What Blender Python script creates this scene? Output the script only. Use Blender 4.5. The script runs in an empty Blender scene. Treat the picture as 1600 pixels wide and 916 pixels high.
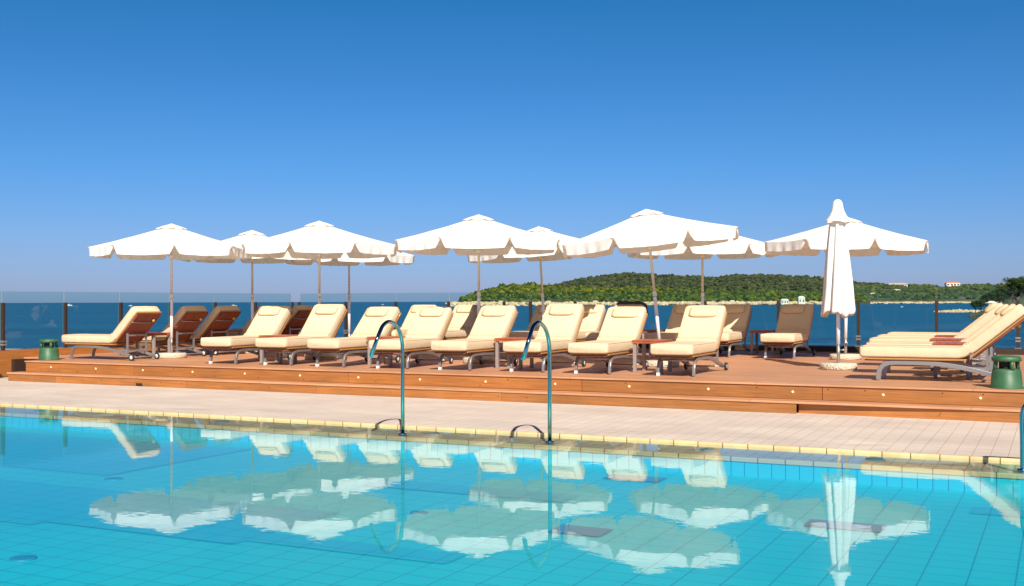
import bpy, bmesh, math, random
from mathutils import Vector, Matrix, noise
random.seed(7)
R = math.radians
S = bpy.context.scene
COL = S.collection

# ------------------------------------------------------------------ camera, world, sun, exposure
AZ = 26.3
cd = bpy.data.cameras.new('camera'); cam = bpy.data.objects.new('camera', cd); COL.objects.link(cam)
cd.sensor_width = 36.0; cd.lens = 39.15; cd.clip_start = 0.1; cd.clip_end = 90000
cam.matrix_world = Matrix.Translation((0, 0, 1.46)) @ Matrix.Rotation(R(AZ), 4, 'Z') @ Matrix.Rotation(R(90.43), 4, 'X') @ Matrix.Rotation(R(-0.16), 4, 'Z')
S.camera = cam
SUN_EL, SUN_AZ = 39.0, 147.0          # azimuth clockwise from +Y
w = bpy.data.worlds.new('World'); S.world = w; w.use_nodes = True
wn = w.node_tree; wn.nodes.clear()
sky = wn.nodes.new('ShaderNodeTexSky'); sky.sky_type = 'NISHITA'; sky.sun_disc = False
sky.sun_elevation = R(SUN_EL); sky.sun_rotation = R(SUN_AZ)
sky.altitude = 0; sky.air_density = 1.0; sky.dust_density = 0.25; sky.ozone_density = 4.0
bg = wn.nodes.new('ShaderNodeBackground'); bg.inputs[1].default_value = 0.060
wo = wn.nodes.new('ShaderNodeOutputWorld')
tcw = wn.nodes.new('ShaderNodeTexCoord'); spw = wn.nodes.new('ShaderNodeSeparateXYZ'); rw = wn.nodes.new('ShaderNodeValToRGB'); mw = wn.nodes.new('ShaderNodeMix'); mw.data_type = 'RGBA'; mw.blend_type = 'MULTIPLY'; mw.inputs[0].default_value = 1
els = rw.color_ramp.elements; els[0].position = 0; els[0].color = (.50, .62, 1.20, 1); els[1].position = .5; els[1].color = (.05, .16, .28, 1)
for p_, c_ in ((.05, (.49, .69, 1.20, 1)), (.12, (.35, .73, 1.20, 1)), (.26, (.17, .68, 1.06, 1))):
    e_ = els.new(p_); e_.color = c_
wn.links.new(tcw.outputs['Generated'], spw.inputs[0]); wn.links.new(spw.outputs[2], rw.inputs[0])
wn.links.new(sky.outputs[0], mw.inputs[6]); wn.links.new(rw.outputs[0], mw.inputs[7]); wn.links.new(mw.outputs[2], bg.inputs[0]); wn.links.new(bg.outputs[0], wo.inputs[0])
sd = bpy.data.lights.new('sun', 'SUN'); sd.energy = 5.0; sd.angle = R(0.5); sd.color = (1.0, 0.94, 0.84)
sun = bpy.data.objects.new('sun', sd); COL.objects.link(sun)
el, az = R(SUN_EL), R(SUN_AZ)
tosun = Vector((math.sin(az)*math.cos(el), math.cos(az)*math.cos(el), math.sin(el)))
sun.rotation_euler = tosun.to_track_quat('Z', 'Y').to_euler()
S.view_settings.view_transform = 'Standard'; S.view_settings.look = 'None'
S.view_settings.gamma = 1.0; S.view_settings.exposure = 0.45; S.view_settings.use_curve_mapping = False
S.cycles.max_bounces = 10; S.cycles.transparent_max_bounces = 16

# ------------------------------------------------------------------ materials
def M(name, col, rough=0.6, metal=0.0, spec=0.5):
    m = bpy.data.materials.new(name); m.use_nodes = True
    b = m.node_tree.nodes['Principled BSDF']
    b.inputs['Base Color'].default_value = (*col, 1); b.inputs['Roughness'].default_value = rough
    b.inputs['Metallic'].default_value = metal; b.inputs['Specular IOR Level'].default_value = spec
    return m
def nd(m, t, **k):
    n = m.node_tree.nodes.new(t)
    for a, v in k.items(): setattr(n, a, v)
    return n
def lk(m, a, b): m.node_tree.links.new(a, b)
def bsdf(m): return m.node_tree.nodes['Principled BSDF']
def coords(m, scale=(1, 1, 1), kind='Object', rot=(0, 0, 0)):
    t = nd(m, 'ShaderNodeTexCoord'); mp = nd(m, 'ShaderNodeMapping'); mp.inputs['Scale'].default_value = scale
    mp.inputs['Rotation'].default_value = rot
    lk(m, t.outputs[kind], mp.inputs[0]); return mp.outputs[0]
def noise_col(m, scale, c1, c2, vec=None, detail=4, rough=0.6, lo=0.3, hi=0.7):
    n = nd(m, 'ShaderNodeTexNoise'); n.inputs['Scale'].default_value = scale; n.inputs['Detail'].default_value = detail
    n.inputs['Roughness'].default_value = rough
    if vec is not None: lk(m, vec, n.inputs['Vector'])
    r = nd(m, 'ShaderNodeValToRGB'); r.color_ramp.elements[0].position = lo; r.color_ramp.elements[1].position = hi
    r.color_ramp.elements[0].color = (*c1, 1); r.color_ramp.elements[1].color = (*c2, 1)
    lk(m, n.outputs[0], r.inputs[0]); return r.outputs[0], n.outputs[0]
def mix(m, fac, a, b, mode='MIX'):
    x = nd(m, 'ShaderNodeMix', data_type='RGBA', blend_type=mode)
    for s, v in ((x.inputs[0], fac), (x.inputs[6], a), (x.inputs[7], b)):
        if isinstance(v, (int, float)): s.default_value = v
        elif isinstance(v, tuple): s.default_value = (*v, 1)
        else: lk(m, v, s)
    return x.outputs[2]
def bump(m, h, strength=0.2, dist=0.01):
    b = nd(m, 'ShaderNodeBump'); b.inputs['Strength'].default_value = strength; b.inputs['Distance'].default_value = dist
    lk(m, h, b.inputs['Height']); lk(m, b.outputs[0], bsdf(m).inputs['Normal']); return b

# deck boards (top) and orange fascia boards
m_deck = M('deck_boards', (.4, .2, .1), .55)
v = coords(m_deck, (.35, 7, 1)); c, n0 = noise_col(m_deck, 3.0, (.50, .235, .115), (.72, .365, .185), v, 5)
br = nd(m_deck, 'ShaderNodeTexBrick'); br.offset = .37; br.offset_frequency = 2
br.inputs['Scale'].default_value = 1; br.inputs['Brick Width'].default_value = 2.6; br.inputs['Row Height'].default_value = .14
br.inputs['Mortar Size'].default_value = .004; br.inputs['Mortar Smooth'].default_value = .2
br.inputs['Color1'].default_value = (.85, .85, .85, 1); br.inputs['Color2'].default_value = (1, 1, 1, 1); br.inputs['Mortar'].default_value = (.45, .38, .35, 1)
lk(m_deck, coords(m_deck), br.inputs['Vector'])
c2, _ = noise_col(m_deck, .9, (.86, .84, .84), (1.05, 1.03, 1.03), coords(m_deck), 5)
lk(m_deck, mix(m_deck, 1.0, mix(m_deck, 1.0, c, br.outputs[0], 'MULTIPLY'), c2, 'MULTIPLY'), bsdf(m_deck).inputs['Base Color'])
bump(m_deck, br.outputs['Fac'], -.3, .004)
m_fascia = M('fascia_boards', (.5, .2, .05), .5)
v = coords(m_fascia, (.8, .8, 22)); c, n0 = noise_col(m_fascia, 2.2, (.31, .120, .028), (.49, .195, .048), v, 6)
v2 = coords(m_fascia, (.5, .5, .5)); c2, _ = noise_col(m_fascia, 2.5, (.82, .8, .8), (1.08, 1.04, 1.0), v2, 4)
oi = nd(m_fascia, 'ShaderNodeObjectInfo'); ro = nd(m_fascia, 'ShaderNodeValToRGB'); ro.color_ramp.elements[0].color = (.80, .82, .88, 1); ro.color_ramp.elements[1].color = (1.05, 1.0, .95, 1)
lk(m_fascia, oi.outputs['Random'], ro.inputs[0]); c2 = mix(m_fascia, 1.0, c2, ro.outputs[0], 'MULTIPLY')
lk(m_fascia, mix(m_fascia, 1.0, c, c2, 'MULTIPLY'), bsdf(m_fascia).inputs['Base Color']); bump(m_fascia, n0, .15, .003)
m_dark_slot_shade = M('dark_joint_and_shade', (.03, .012, .006), .9)

# paving
m_pave = M('stone_paving', (.6, .5, .43), .7)
def paving_nodes(m, bw, rh, base, dark, mort, msize):
    b = nd(m, 'ShaderNodeTexBrick'); b.offset = 0.0
    b.inputs['Scale'].default_value = 1; b.inputs['Brick Width'].default_value = bw; b.inputs['Row Height'].default_value = rh
    b.inputs['Mortar Size'].default_value = msize; b.inputs['Mortar Smooth'].default_value = .3
    b.inputs['Color1'].default_value = (*base, 1); b.inputs['Color2'].default_value = (*dark, 1); b.inputs['Mortar'].default_value = (*mort, 1)
    lk(m, coords(m), b.inputs['Vector']); return b
b = paving_nodes(m_pave, .152, 1.475, (.71, .61, .53), (.68, .58, .505), (.34, .28, .23), .0028)
c2, nn = noise_col(m_pave, 1.0, (.84, .80, .79), (1.06, 1.05, 1.03), coords(m_pave, (.7, 1.6, 1)), 6)
c3, _ = noise_col(m_pave, 14, (.93, .92, .92), (1.04, 1.03, 1.02), coords(m_pave, (.3, 2.2, 1)), 3)
# damp, worn stains that keep their own shape near the pool edge
sep = nd(m_pave, 'ShaderNodeSeparateXYZ'); lk(m_pave, coords(m_pave), sep.inputs[0])
mr = nd(m_pave, 'ShaderNodeMapRange'); mr.inputs[1].default_value = 12.3; mr.inputs[2].default_value = 11.4; lk(m_pave, sep.outputs[1], mr.inputs[0])
s1, s1f = noise_col(m_pave, 2.2, (0, 0, 0), (1, 1, 1), coords(m_pave, (.55, 2.6, 1)), 7, .7, .54, .66)
ml = nd(m_pave, 'ShaderNodeMath', operation='MULTIPLY'); lk(m_pave, s1, ml.inputs[0]); lk(m_pave, mr.outputs[0], ml.inputs[1])
ml2 = nd(m_pave, 'ShaderNodeMath', operation='MULTIPLY'); lk(m_pave, ml.outputs[0], ml2.inputs[0]); ml2.inputs[1].default_value = .38
base = mix(m_pave, 1.0, mix(m_pave, 1.0, b.outputs[0], c2, 'MULTIPLY'), c3, 'MULTIPLY')
lk(m_pave, mix(m_pave, ml2.outputs[0], base, (.30, .22, .20)), bsdf(m_pave).inputs['Base Color'])
bump(m_pave, b.outputs['Fac'], -.25, .003)
m_coping = M('coping_tile', (.75, .5, .16), .35)
b = paving_nodes(m_coping, .257, 50, (.78, .60, .32), (.72, .53, .27), (.20, .10, .04), .006)
c2, _ = noise_col(m_coping, 5, (.86, .82, .78), (1.05, 1.03, 1), coords(m_coping), 4)
lk(m_coping, mix(m_coping, 1.0, b.outputs[0], c2, 'MULTIPLY'), bsdf(m_coping).inputs['Base Color'])
m_nose = M('nosing_tile', (.6, .4, .2), .35)
b = paving_nodes(m_nose, .257, 50, (.72, .50, .26), (.66, .45, .24), (.16, .09, .05), .006)
lk(m_nose, b.outputs[0], bsdf(m_nose).inputs['Base Color'])
m_shelf = M('gutter_tile', (.45, .38, .3), .4)
b = paving_nodes(m_shelf, .1285, .1285, (.62, .49, .34), (.57, .44, .30), (.17, .12, .09), .004)
c2, _ = noise_col(m_shelf, 3, (.75, .72, .7), (1.05, 1.0, 1.0), coords(m_shelf), 5)
lk(m_shelf, mix(m_shelf, 1.0, b.outputs[0], c2, 'MULTIPLY'), bsdf(m_shelf).inputs['Base Color'])
def pooltile(name, c1, c2, mort, bw, rh, ms, axis_rot=(0, 0, 0)):
    m = M(name, c1, .35)
    b = nd(m, 'ShaderNodeTexBrick'); b.offset = 0
    b.inputs['Scale'].default_value = 1; b.inputs['Brick Width'].default_value = bw; b.inputs['Row Height'].default_value = rh
    b.inputs['Mortar Size'].default_value = ms; b.inputs['Mortar Smooth'].default_value = .4
    b.inputs['Color1'].default_value = (*c1, 1); b.inputs['Color2'].default_value = (*c2, 1); b.inputs['Mortar'].default_value = (*mort, 1)
    lk(m, coords(m, rot=axis_rot), b.inputs['Vector'])
    n, _ = noise_col(m, .45, (.78, .91, .93), (1.10, 1.05, 1.03), coords(m), 6)
    lk(m, mix(m, 1.0, b.outputs[0], n, 'MULTIPLY'), bsdf(m).inputs['Base Color']); return m
m_floor = pooltile('pool_floor_tile', (.006, .55, .58), (.008, .57, .60), (.002, .27, .33), .257, .20, .0055)
m_lane = pooltile('lane_tile', (.003, .46, .55), (.003, .475, .56), (.002, .24, .35), .257, .20, .0055)
m_patch = pooltile('patch_tile', (.03, .25, .38), (.03, .26, .39), (.01, .17, .28), .257, .20, .004)
m_wall = pooltile('pool_wall_tile', (.03, .54, .63), (.03, .56, .65), (.005, .16, .28), .1285, 5, .004, (R(90), 0, 0))
m_drain = M('drain_dark', (.006, .25, .33), .5)

def water_mat(name, tint, bumps, ior=1.54):
    m = bpy.data.materials.new(name); m.use_nodes = True; t = m.node_tree; t.nodes.clear()
    o = nd(m, 'ShaderNodeOutputMaterial'); mx = nd(m, 'ShaderNodeMixShader'); fr = nd(m, 'ShaderNodeFresnel'); fr.inputs[0].default_value = ior
    tr = nd(m, 'ShaderNodeBsdfTransparent'); tr.inputs[0].default_value = (*tint, 1)
    gl = nd(m, 'ShaderNodeBsdfGlossy'); gl.inputs['Roughness'].default_value = 0.0
    prev = None
    for (sc, st, dist, vs) in bumps:
        n = nd(m, 'ShaderNodeTexNoise'); n.inputs['Scale'].default_value = sc; n.inputs['Detail'].default_value = 2
        lk(m, coords(m, vs), n.inputs['Vector'])
        b = nd(m, 'ShaderNodeBump'); b.inputs['Strength'].default_value = st; b.inputs['Distance'].default_value = dist
        lk(m, n.outputs[0], b.inputs['Height'])
        if prev: lk(m, prev, b.inputs['Normal'])
        prev = b.outputs[0]
    lk(m, prev, gl.inputs['Normal'])
    g_ = nd(m, 'ShaderNodeNewGeometry'); iv = nd(m, 'ShaderNodeMath', operation='SUBTRACT'); iv.inputs[0].default_value = 1.0; lk(m, g_.outputs['Backfacing'], iv.inputs[1])
    mu = nd(m, 'ShaderNodeMath', operation='MULTIPLY'); lk(m, fr.outputs[0], mu.inputs[0]); lk(m, iv.outputs[0], mu.inputs[1])
    lk(m, mu.outputs[0], mx.inputs[0]); lk(m, tr.outputs[0], mx.inputs[1]); lk(m, gl.outputs[0], mx.inputs[2]); lk(m, mx.outputs[0], o.inputs[0])
    return m
m_pool = water_mat('pool_water', (.80, .97, 1.0), [(2.5, .35, .0022, (1, 1, 1)), (14.0, .22, .0007, (.6, 1, 1))])
m_sea = M('sea_water', (.0, .055, .12), .30, 0, .10)
v = coords(m_sea, (.0022, .03, 1), rot=(0, 0, R(-26)))
c, _ = noise_col(m_sea, 1.0, (.001, .042, .085), (.008, .115, .195), v, 9, .72, .3, .72)
lk(m_sea, c, bsdf(m_sea).inputs['Base Color'])
n = nd(m_sea, 'ShaderNodeTexNoise'); n.inputs['Scale'].default_value = .35; n.inputs['Detail'].default_value = 8; lk(m_sea, coords(m_sea), n.inputs['Vector'])
bump(m_sea, n.outputs[0], .8, .5)
m_glass = bpy.data.materials.new('tinted_glass'); m_glass.use_nodes = True; m_glass.node_tree.nodes.clear()
o = nd(m_glass, 'ShaderNodeOutputMaterial'); mx = nd(m_glass, 'ShaderNodeMixShader'); fr = nd(m_glass, 'ShaderNodeFresnel'); fr.inputs[0].default_value = 1.45
tr = nd(m_glass, 'ShaderNodeBsdfTransparent'); tr.inputs[0].default_value = (.79, .915, .92, 1); gl = nd(m_glass, 'ShaderNodeBsdfGlossy'); gl.inputs['Roughness'].default_value = .0
gg = nd(m_glass, 'ShaderNodeNewGeometry'); iv = nd(m_glass, 'ShaderNodeMath', operation='SUBTRACT'); iv.inputs[0].default_value = 1.0; lk(m_glass, gg.outputs['Backfacing'], iv.inputs[1])
mu = nd(m_glass, 'ShaderNodeMath', operation='MULTIPLY'); lk(m_glass, fr.outputs[0], mu.inputs[0]); lk(m_glass, iv.outputs[0], mu.inputs[1])
lk(m_glass, mu.outputs[0], mx.inputs[0]); lk(m_glass, tr.outputs[0], mx.inputs[1]); lk(m_glass, gl.outputs[0], mx.inputs[2]); lk(m_glass, mx.outputs[0], o.inputs[0])
m_glassedge = M('glass_edge', (.12, .19, .20), .3)

def fabric(name, c, c2, tl=0.0, wr=.45):
    m = M(name, c, .85, 0, .2)
    cc, _ = noise_col(m, 2.0, c2, c, coords(m), 4); lk(m, cc, bsdf(m).inputs['Base Color'])
    n = nd(m, 'ShaderNodeTexNoise'); n.inputs['Scale'].default_value = 7; n.inputs['Detail'].default_value = 5; lk(m, coords(m, (1, 2.2, 1)), n.inputs['Vector'])
    bump(m, n.outputs[0], wr, .02)
    if tl:
        out = [x for x in m.node_tree.nodes if x.type == 'OUTPUT_MATERIAL'][0]
        t = nd(m, 'ShaderNodeBsdfTranslucent'); t.inputs[0].default_value = (c[0], c[1]*.86, c[2]*.66, 1)
        x = nd(m, 'ShaderNodeMixShader'); x.inputs[0].default_value = tl
        lk(m, bsdf(m).outputs[0], x.inputs[1]); lk(m, t.outputs[0], x.inputs[2]); lk(m, x.outputs[0], out.inputs[0])
    return m
m_cush = fabric('cream_canvas', (.73, .565, .375), (.67, .51, .335))
m_pillow = fabric('cream_pillow', (.75, .56, .345), (.71, .525, .32))
m_canvas = fabric('white_canvas', (.94, .915, .87), (.91, .885, .84), .15, .15)
m_towel = fabric('dark_towel', (.10, .085, .085), (.07, .06, .06))
m_alu = M('aluminium', (.42, .385, .36), .36, .7)
m_white = M('white_metal', (.84, .80, .72), .35)
m_polew = M('pole_white_shaded', (.74, .66, .52), .4); m_bright = M('pole_white_sunlit', (.92, .92, .92), .3)  # white poles: beige paints in the canopy shade, bright white the sunlit lower part
m_cap = M('white_plastic_and_glint', (.8, .8, .78), .4)
m_gold = M('golden_sling', (.42, .20, .055), .7)
m_panel = M('redbrown_panel', (.20, .045, .02), .6)
v = coords(m_panel, (1, 8, 1)); c, _ = noise_col(m_panel, 3, (.17, .035, .016), (.25, .065, .03), v, 4); lk(m_panel, c, bsdf(m_panel).inputs['Base Color'])
m_tabletop = M('redwood_top', (.38, .09, .035), .4)
v = coords(m_tabletop, (1, 9, 1)); c, _ = noise_col(m_tabletop, 4, (.32, .07, .03), (.45, .13, .05), v, 5); lk(m_tabletop, c, bsdf(m_tabletop).inputs['Base Color'])
m_tableleg = M('grey_leg', (.34, .29, .27), .5, .2)
m_rubber = M('rubber', (.02, .02, .02), .7)
m_yellow = M('yellow_knob', (.75, .5, .06), .5)
m_pebble = M('pebble_concrete', (.6, .52, .4), .9)
vo = nd(m_pebble, 'ShaderNodeTexVoronoi'); vo.inputs['Scale'].default_value = 45; lk(m_pebble, coords(m_pebble), vo.inputs['Vector'])
c, _ = noise_col(m_pebble, 60, (.50, .42, .30), (.80, .72, .58), coords(m_pebble), 2); lk(m_pebble, c, bsdf(m_pebble).inputs['Base Color']); bump(m_pebble, vo.outputs[0], .9, .02)
m_post = M('dark_brown_post_and_shade', (.035, .02, .013), .5)
m_steel = M('polished_steel', (.32, .50, .48), .06, 1.0)  # green base colour paints in dark and watery reflections on the chrome
m_green = M('green_plastic', (.045, .145, .06), .5)
c, _ = noise_col(m_green, 9, (.025, .09, .04), (.045, .135, .06), coords(m_green), 4); lk(m_green, c, bsdf(m_green).inputs['Base Color'])
m_black = M('black_inside', (.01, .01, .01), .8)
m_light = M('step_light_lens', (.85, .70, .42), .3)
m_concrete = M('concrete', (.45, .42, .38), .9)

# ------------------------------------------------------------------ mesh helpers
class MB:
    def __init__(s): s.v = []; s.f = []; s.sm = []; s.mi = []
    def add(s, vs, fs, smooth=False, mi=0):
        k = len(s.v); s.v += [tuple(p) for p in vs]
        for f in fs: s.f.append(tuple(i+k for i in f)); s.sm.append(smooth); s.mi.append(mi)
        return s
    def box(s, x0, x1, y0, y1, z0, z1, mi=0):
        return s.add([(x0,y0,z0),(x1,y0,z0),(x1,y1,z0),(x0,y1,z0),(x0,y0,z1),(x1,y0,z1),(x1,y1,z1),(x0,y1,z1)],
              [(0,3,2,1),(4,5,6,7),(0,1,5,4),(1,2,6,5),(2,3,7,6),(3,0,4,7)], False, mi)
    def quad(s, a, b, c, d, mi=0): return s.add([a,b,c,d], [(0,1,2,3)], False, mi)
    def tube(s, pts, r, n=8, cap=True, mi=0):
        pts = [Vector(p) for p in pts]; rs = r if isinstance(r, (list, tuple)) else [r]*len(pts)
        up = None; vs = []
        for i, p in enumerate(pts):
            t = (pts[min(i+1, len(pts)-1)] - pts[max(i-1, 0)]).normalized()
            if up is None: up = t.orthogonal().normalized()
            up = (up - t*up.dot(t)).normalized(); sd_ = t.cross(up)
            for j in range(n):
                a_ = 2*math.pi*j/n; vs.append(p + (up*math.cos(a_) + sd_*math.sin(a_))*rs[i])
        fs = [(i*n+j, i*n+(j+1)%n, (i+1)*n+(j+1)%n, (i+1)*n+j) for i in range(len(pts)-1) for j in range(n)]
        s.add(vs, fs, True, mi)
        if cap:
            k = len(s.v) - len(vs)
            s.f.append(tuple(k+j for j in reversed(range(n)))); s.sm.append(False); s.mi.append(mi)
            s.f.append(tuple(k+(len(pts)-1)*n+j for j in range(n))); s.sm.append(False); s.mi.append(mi)
        return s
    def lathe(s, prof, n=20, c=(0,0), smooth=True, mi=0):
        vs = [(c[0]+r*math.cos(2*math.pi*j/n), c[1]+r*math.sin(2*math.pi*j/n), z) for r, z in prof for j in range(n)]
        fs = [(i*n+j, i*n+(j+1)%n, (i+1)*n+(j+1)%n, (i+1)*n+j) for i in range(len(prof)-1) for j in range(n)]
        return s.add(vs, fs, smooth, mi)
    def ribbon(s, pts, th, y0, y1, mi=0):       # flat bar: XZ path, thickness th, from y0 to y1
        P = [Vector((p[0], 0, p[1])) for p in pts]; vs = []
        for i, p in enumerate(P):
            t = (P[min(i+1, len(P)-1)] - P[max(i-1, 0)]).normalized(); nn_ = Vector((-t.z, 0, t.x))*th/2
            for q, y in ((p+nn_, y0), (p+nn_, y1), (p-nn_, y1), (p-nn_, y0)): vs.append((q.x, y, q.z))
        fs = [(i*4+j, i*4+(j+1)%4, (i+1)*4+(j+1)%4, (i+1)*4+j) for i in range(len(P)-1) for j in range(4)]
        fs += [(3,2,1,0), tuple(len(P)*4-4+j for j in range(4))]
        return s.add(vs, fs, False, mi)
    def mesh(s, name, mats):
        me = bpy.data.meshes.new(name); me.from_pydata(s.v, [], s.f)
        for m in (mats if isinstance(mats, (list, tuple)) else [mats]): me.materials.append(m)
        me.polygons.foreach_set('use_smooth', s.sm); me.polygons.foreach_set('material_index', s.mi)
        me.update()
        if len(s.f) > 1:
            bm = bmesh.new(); bm.from_mesh(me); bmesh.ops.recalc_face_normals(bm, faces=bm.faces); bm.to_mesh(me); bm.free()
        return me
    def build(s, name, mats, parent=None, loc=None, bevel=0):
        o = bpy.data.objects.new(name, s.mesh(name, mats)); COL.objects.link(o)
        if parent is not None: o.parent = parent
        if loc: o.location = loc
        if bevel:
            b = o.modifiers.new('bevel', 'BEVEL'); b.width = bevel; b.segments = 2; b.limit_method = 'ANGLE'
        return o
def tag(o, label=None, cat=None, group=None, kind=None):
    if label: o['label'] = label
    if cat: o['category'] = cat
    if group: o['group'] = group
    if kind: o['kind'] = kind
    return o
def empty(name, loc=(0,0,0), rz=0):
    o = bpy.data.objects.new(name, None); COL.objects.link(o); o.location = loc; o.rotation_euler = (0, 0, rz); o.empty_display_size = .2; return o
def copy_tree(o, parent=None):
    c = o.copy(); COL.objects.link(c); c.parent = parent
    for ch in list(o.children): copy_tree(ch, c)
    return c
def catmull(pts, n=6):
    P = [Vector(p) for p in pts]; P = [P[0]*2-P[1]] + P + [P[-1]*2-P[-2]]; out = []
    for i in range(1, len(P)-2):
        for k in range(n):
            t = k/n; a, b, c, d = P[i-1], P[i], P[i+1], P[i+2]
            out.append(.5*((2*b) + (c-a)*t + (2*a-5*b+4*c-d)*t*t + (3*b-a-3*c+d)*t**3))
    out.append(P[-2]); return out

# ------------------------------------------------------------------ the setting
ZP, ZD = .05, .38                       # paving and deck heights over the pool water
SEA = -6.54
XL, XR = -26.0, 4.0                     # pool extents
YN, YS, YC = 1.2, 10.40, 11.03          # near pool edge, shelf nose, coping face
m = MB(); m.quad((-45000,-3000,SEA),(45000,-3000,SEA),(45000,45000,SEA),(-45000,45000,SEA)); tag(m.build('sea_water', m_sea), kind='structure')
# terrace mass under everything
m = MB(); m.box(-40, 14, -14, YN-.02, SEA-1, ZP); m.box(-40, 14, YC+.035, 14.2, SEA-1, -.02); m.box(-40, 14, 14.2, 24.05, SEA-1, ZP-.01); m.box(-40, XL-.02, YN-.02, YC+.05, SEA-1, ZP); m.box(XR+.02, 14, YN-.02, YC+.05, SEA-1, ZP)
m.box(XL-.02, XR+.02, YN-.02, YC+.05, SEA-1, -1.0)
tag(m.build('terrace_ground', m_concrete), kind='structure')
ZC = .022                              # paving falls very slightly towards the pool
m = MB(); m.quad((-40, YC+.036, ZC), (14, YC+.036, ZC), (14, 14.30, ZP+.001), (-40, 14.30, ZP+.001)); tag(m.build('stone_paving', m_pave), kind='structure')
m = MB()
m.box(-40, 14, YC, YC+.035, -.12, ZC+.003)
tag(m.build('pool_coping', m_coping, bevel=.006), kind='structure')
# pool basin
FZ = -.20
pb = MB(); pb.quad((XL,YN,FZ),(XR,YN,FZ),(XR,YS,FZ),(XL,YS,FZ)); basin = tag(pb.build('pool_basin', m_floor), kind='structure')
m = MB(); m.quad((XL,YS,FZ),(XR,YS,FZ),(XR,YS,-.05),(XL,YS,-.05)); m.quad((XL,YN,FZ),(XR,YN,FZ),(XR,YN,.05),(XL,YN,.05)); m.quad((XL,YN,FZ),(XL,YC,FZ),(XL,YC,.05),(XL,YN,.05)); m.quad((XR,YN,FZ),(XR,YC,FZ),(XR,YC,.05),(XR,YN,.05)); m.build('pool_wall', m_wall, basin)
m = MB(); m.box(XL, XR, YS+.055, YC-.001, FZ, -.030); m.build('gutter_shelf', m_shelf, basin)
m = MB(); m.box(XL, XR, YS-.012, YS+.055, -.062, -.018); m.build('shelf_nosing', m_nose, basin, bevel=.006)
m = MB()
for (x0, x1, y0, y1) in ((XL, -8.2, 7.86, 9.98), (XL, -6.9, 5.86, 7.27), (-6.896, -5.1, 5.99, 7.27), (-5.096, -3.5, 6.12, 6.40), (-5.7, -3.7, 8.42, 8.80), (-.9, 1.5, 6.1, 6.75), (-.66, .6, 9.34, 9.66), (-4.9, -3.7, 3.9, 4.3)):
    m.quad((x0,y0,FZ+.004),(x1,y0,FZ+.004),(x1,y1,FZ+.004),(x0,y1,FZ+.004))
m.build('lane_marking', m_lane, basin)
m = MB()
for (x0, x1, y0, y1) in ((-3.86, -3.32, 9.70, 9.98), (-3.32, -2.92, 7.28, 7.56), (-1.72, -1.16, 8.28, 8.56)):
    m.quad((x0,y0,FZ+.008),(x1,y0,FZ+.008),(x1,y1,FZ+.008),(x0,y1,FZ+.008))
m.build('dark_tile_patch', m_patch, basin)
for (x, y, r) in ((-7.99, 7.72, .085), (-6.04, 5.07, .085), (-4.53, 7.51, .07)):
    m = MB(); m.lathe([(0, FZ+.012), (r*.8, FZ+.012), (r, FZ+.009), (r, FZ)], 20, (x, y)); m.build('floor_drain', m_drain, basin)
for x in (-12.6, -9.4, -6.38, -3.18, -1.58):
    m = MB(); m.lathe([(0, -.022), (.085, -.022), (.09, -.03)], 18, (x, 10.86)); m.build('gutter_drain', m_drain, basin)
m = MB(); m.quad((XL,YN,0),(XR,YN,0),(XR,YC+.001,0),(XL,YC+.001,0)); tag(m.build('pool_water', m_pool), kind='structure')

# raised timber deck with two steps
YD0, YD1 = 14.32, 14.02
DX0, DX1 = -17.0, 14.0
d = MB()
d.box(DX0, DX1, YD0+.02, 15.2, ZP, ZD-.004); d.box(-18.1, DX1, 15.2, 23.9, ZP, ZD-.004)
deck = tag(d.build('wooden_deck', m_fascia), kind='structure')
m = MB(); m.box(DX0-.01, DX1, YD0-.02, 15.2, ZD-.004, ZD+.018); m.box(-18.1, DX1, 15.2, 23.6, ZD-.004, ZD+.018); m.build('deck_boards', m_deck, deck, bevel=.004)
# top fascia in butted boards
xs = [DX0, -14.35, -9.9, -6.0, -2.72, 1.2, 5.2, 9.0, DX1]
for a_, b_ in zip(xs[:-1], xs[1:]):
    m = MB(); m.box(a_+.004, b_-.004, YD0, YD0+.019, ZP+.155, ZD-.005); m.build('fascia_board', m_fascia, deck, bevel=.003)
# lower step: tread with nosing and its fascia
m = MB(); m.box(DX0-.12, DX1, YD1-.012, YD0-.001, ZP+.125, ZP+.152); m.build('step_tread', m_deck, deck, bevel=.004)
xs = [DX0-.10, -15.9, -12.9, -10.3, -7.1, -2.98]
for a_, b_ in zip(xs[:-1], xs[1:]):
    m = MB(); m.box(a_+.003, b_-.003, YD1+.003, YD1+.022, ZP+.001, ZP+.124); m.build('step_fascia', m_fascia, deck, bevel=.003)
m = MB(); y0, y1 = YD1+.085, YD1+.003; m.add([(-2.97,y0,ZP),(-.6,y1,ZP),(DX1,y1,ZP),(DX1,y1,ZP+.123),(-.6,y1,ZP+.123),(-2.97,y0,ZP+.123)], [(0,1,4,5),(1,2,3,4)]); m.build('step_fascia', m_fascia, deck)
m = MB(); m.box(-14.0, -13.86, YD1-.001, YD1+.002, ZP+.005, ZP+.05); m.build('dark_notch', m_dark_slot_shade, deck)
for i in range(22):
    x = -16.35 + 1.105*i
    m = MB()
    pr = [(0, -.010), (.013, -.010), (.018, -.005), (.018, .006)]
    n = 14; vs = [(x+r*math.cos(2*math.pi*j/n), YD0+z, ZP+.245+r*math.sin(2*math.pi*j/n)) for r, z in pr for j in range(n)]
    m.add(vs, [(q*n+j, q*n+(j+1)%n, (q+1)*n+(j+1)%n, (q+1)*n+j) for q in range(3) for j in range(n)], True)
    m.build('step_light', m_light, deck)
m = MB()                                        # screw heads
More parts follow.
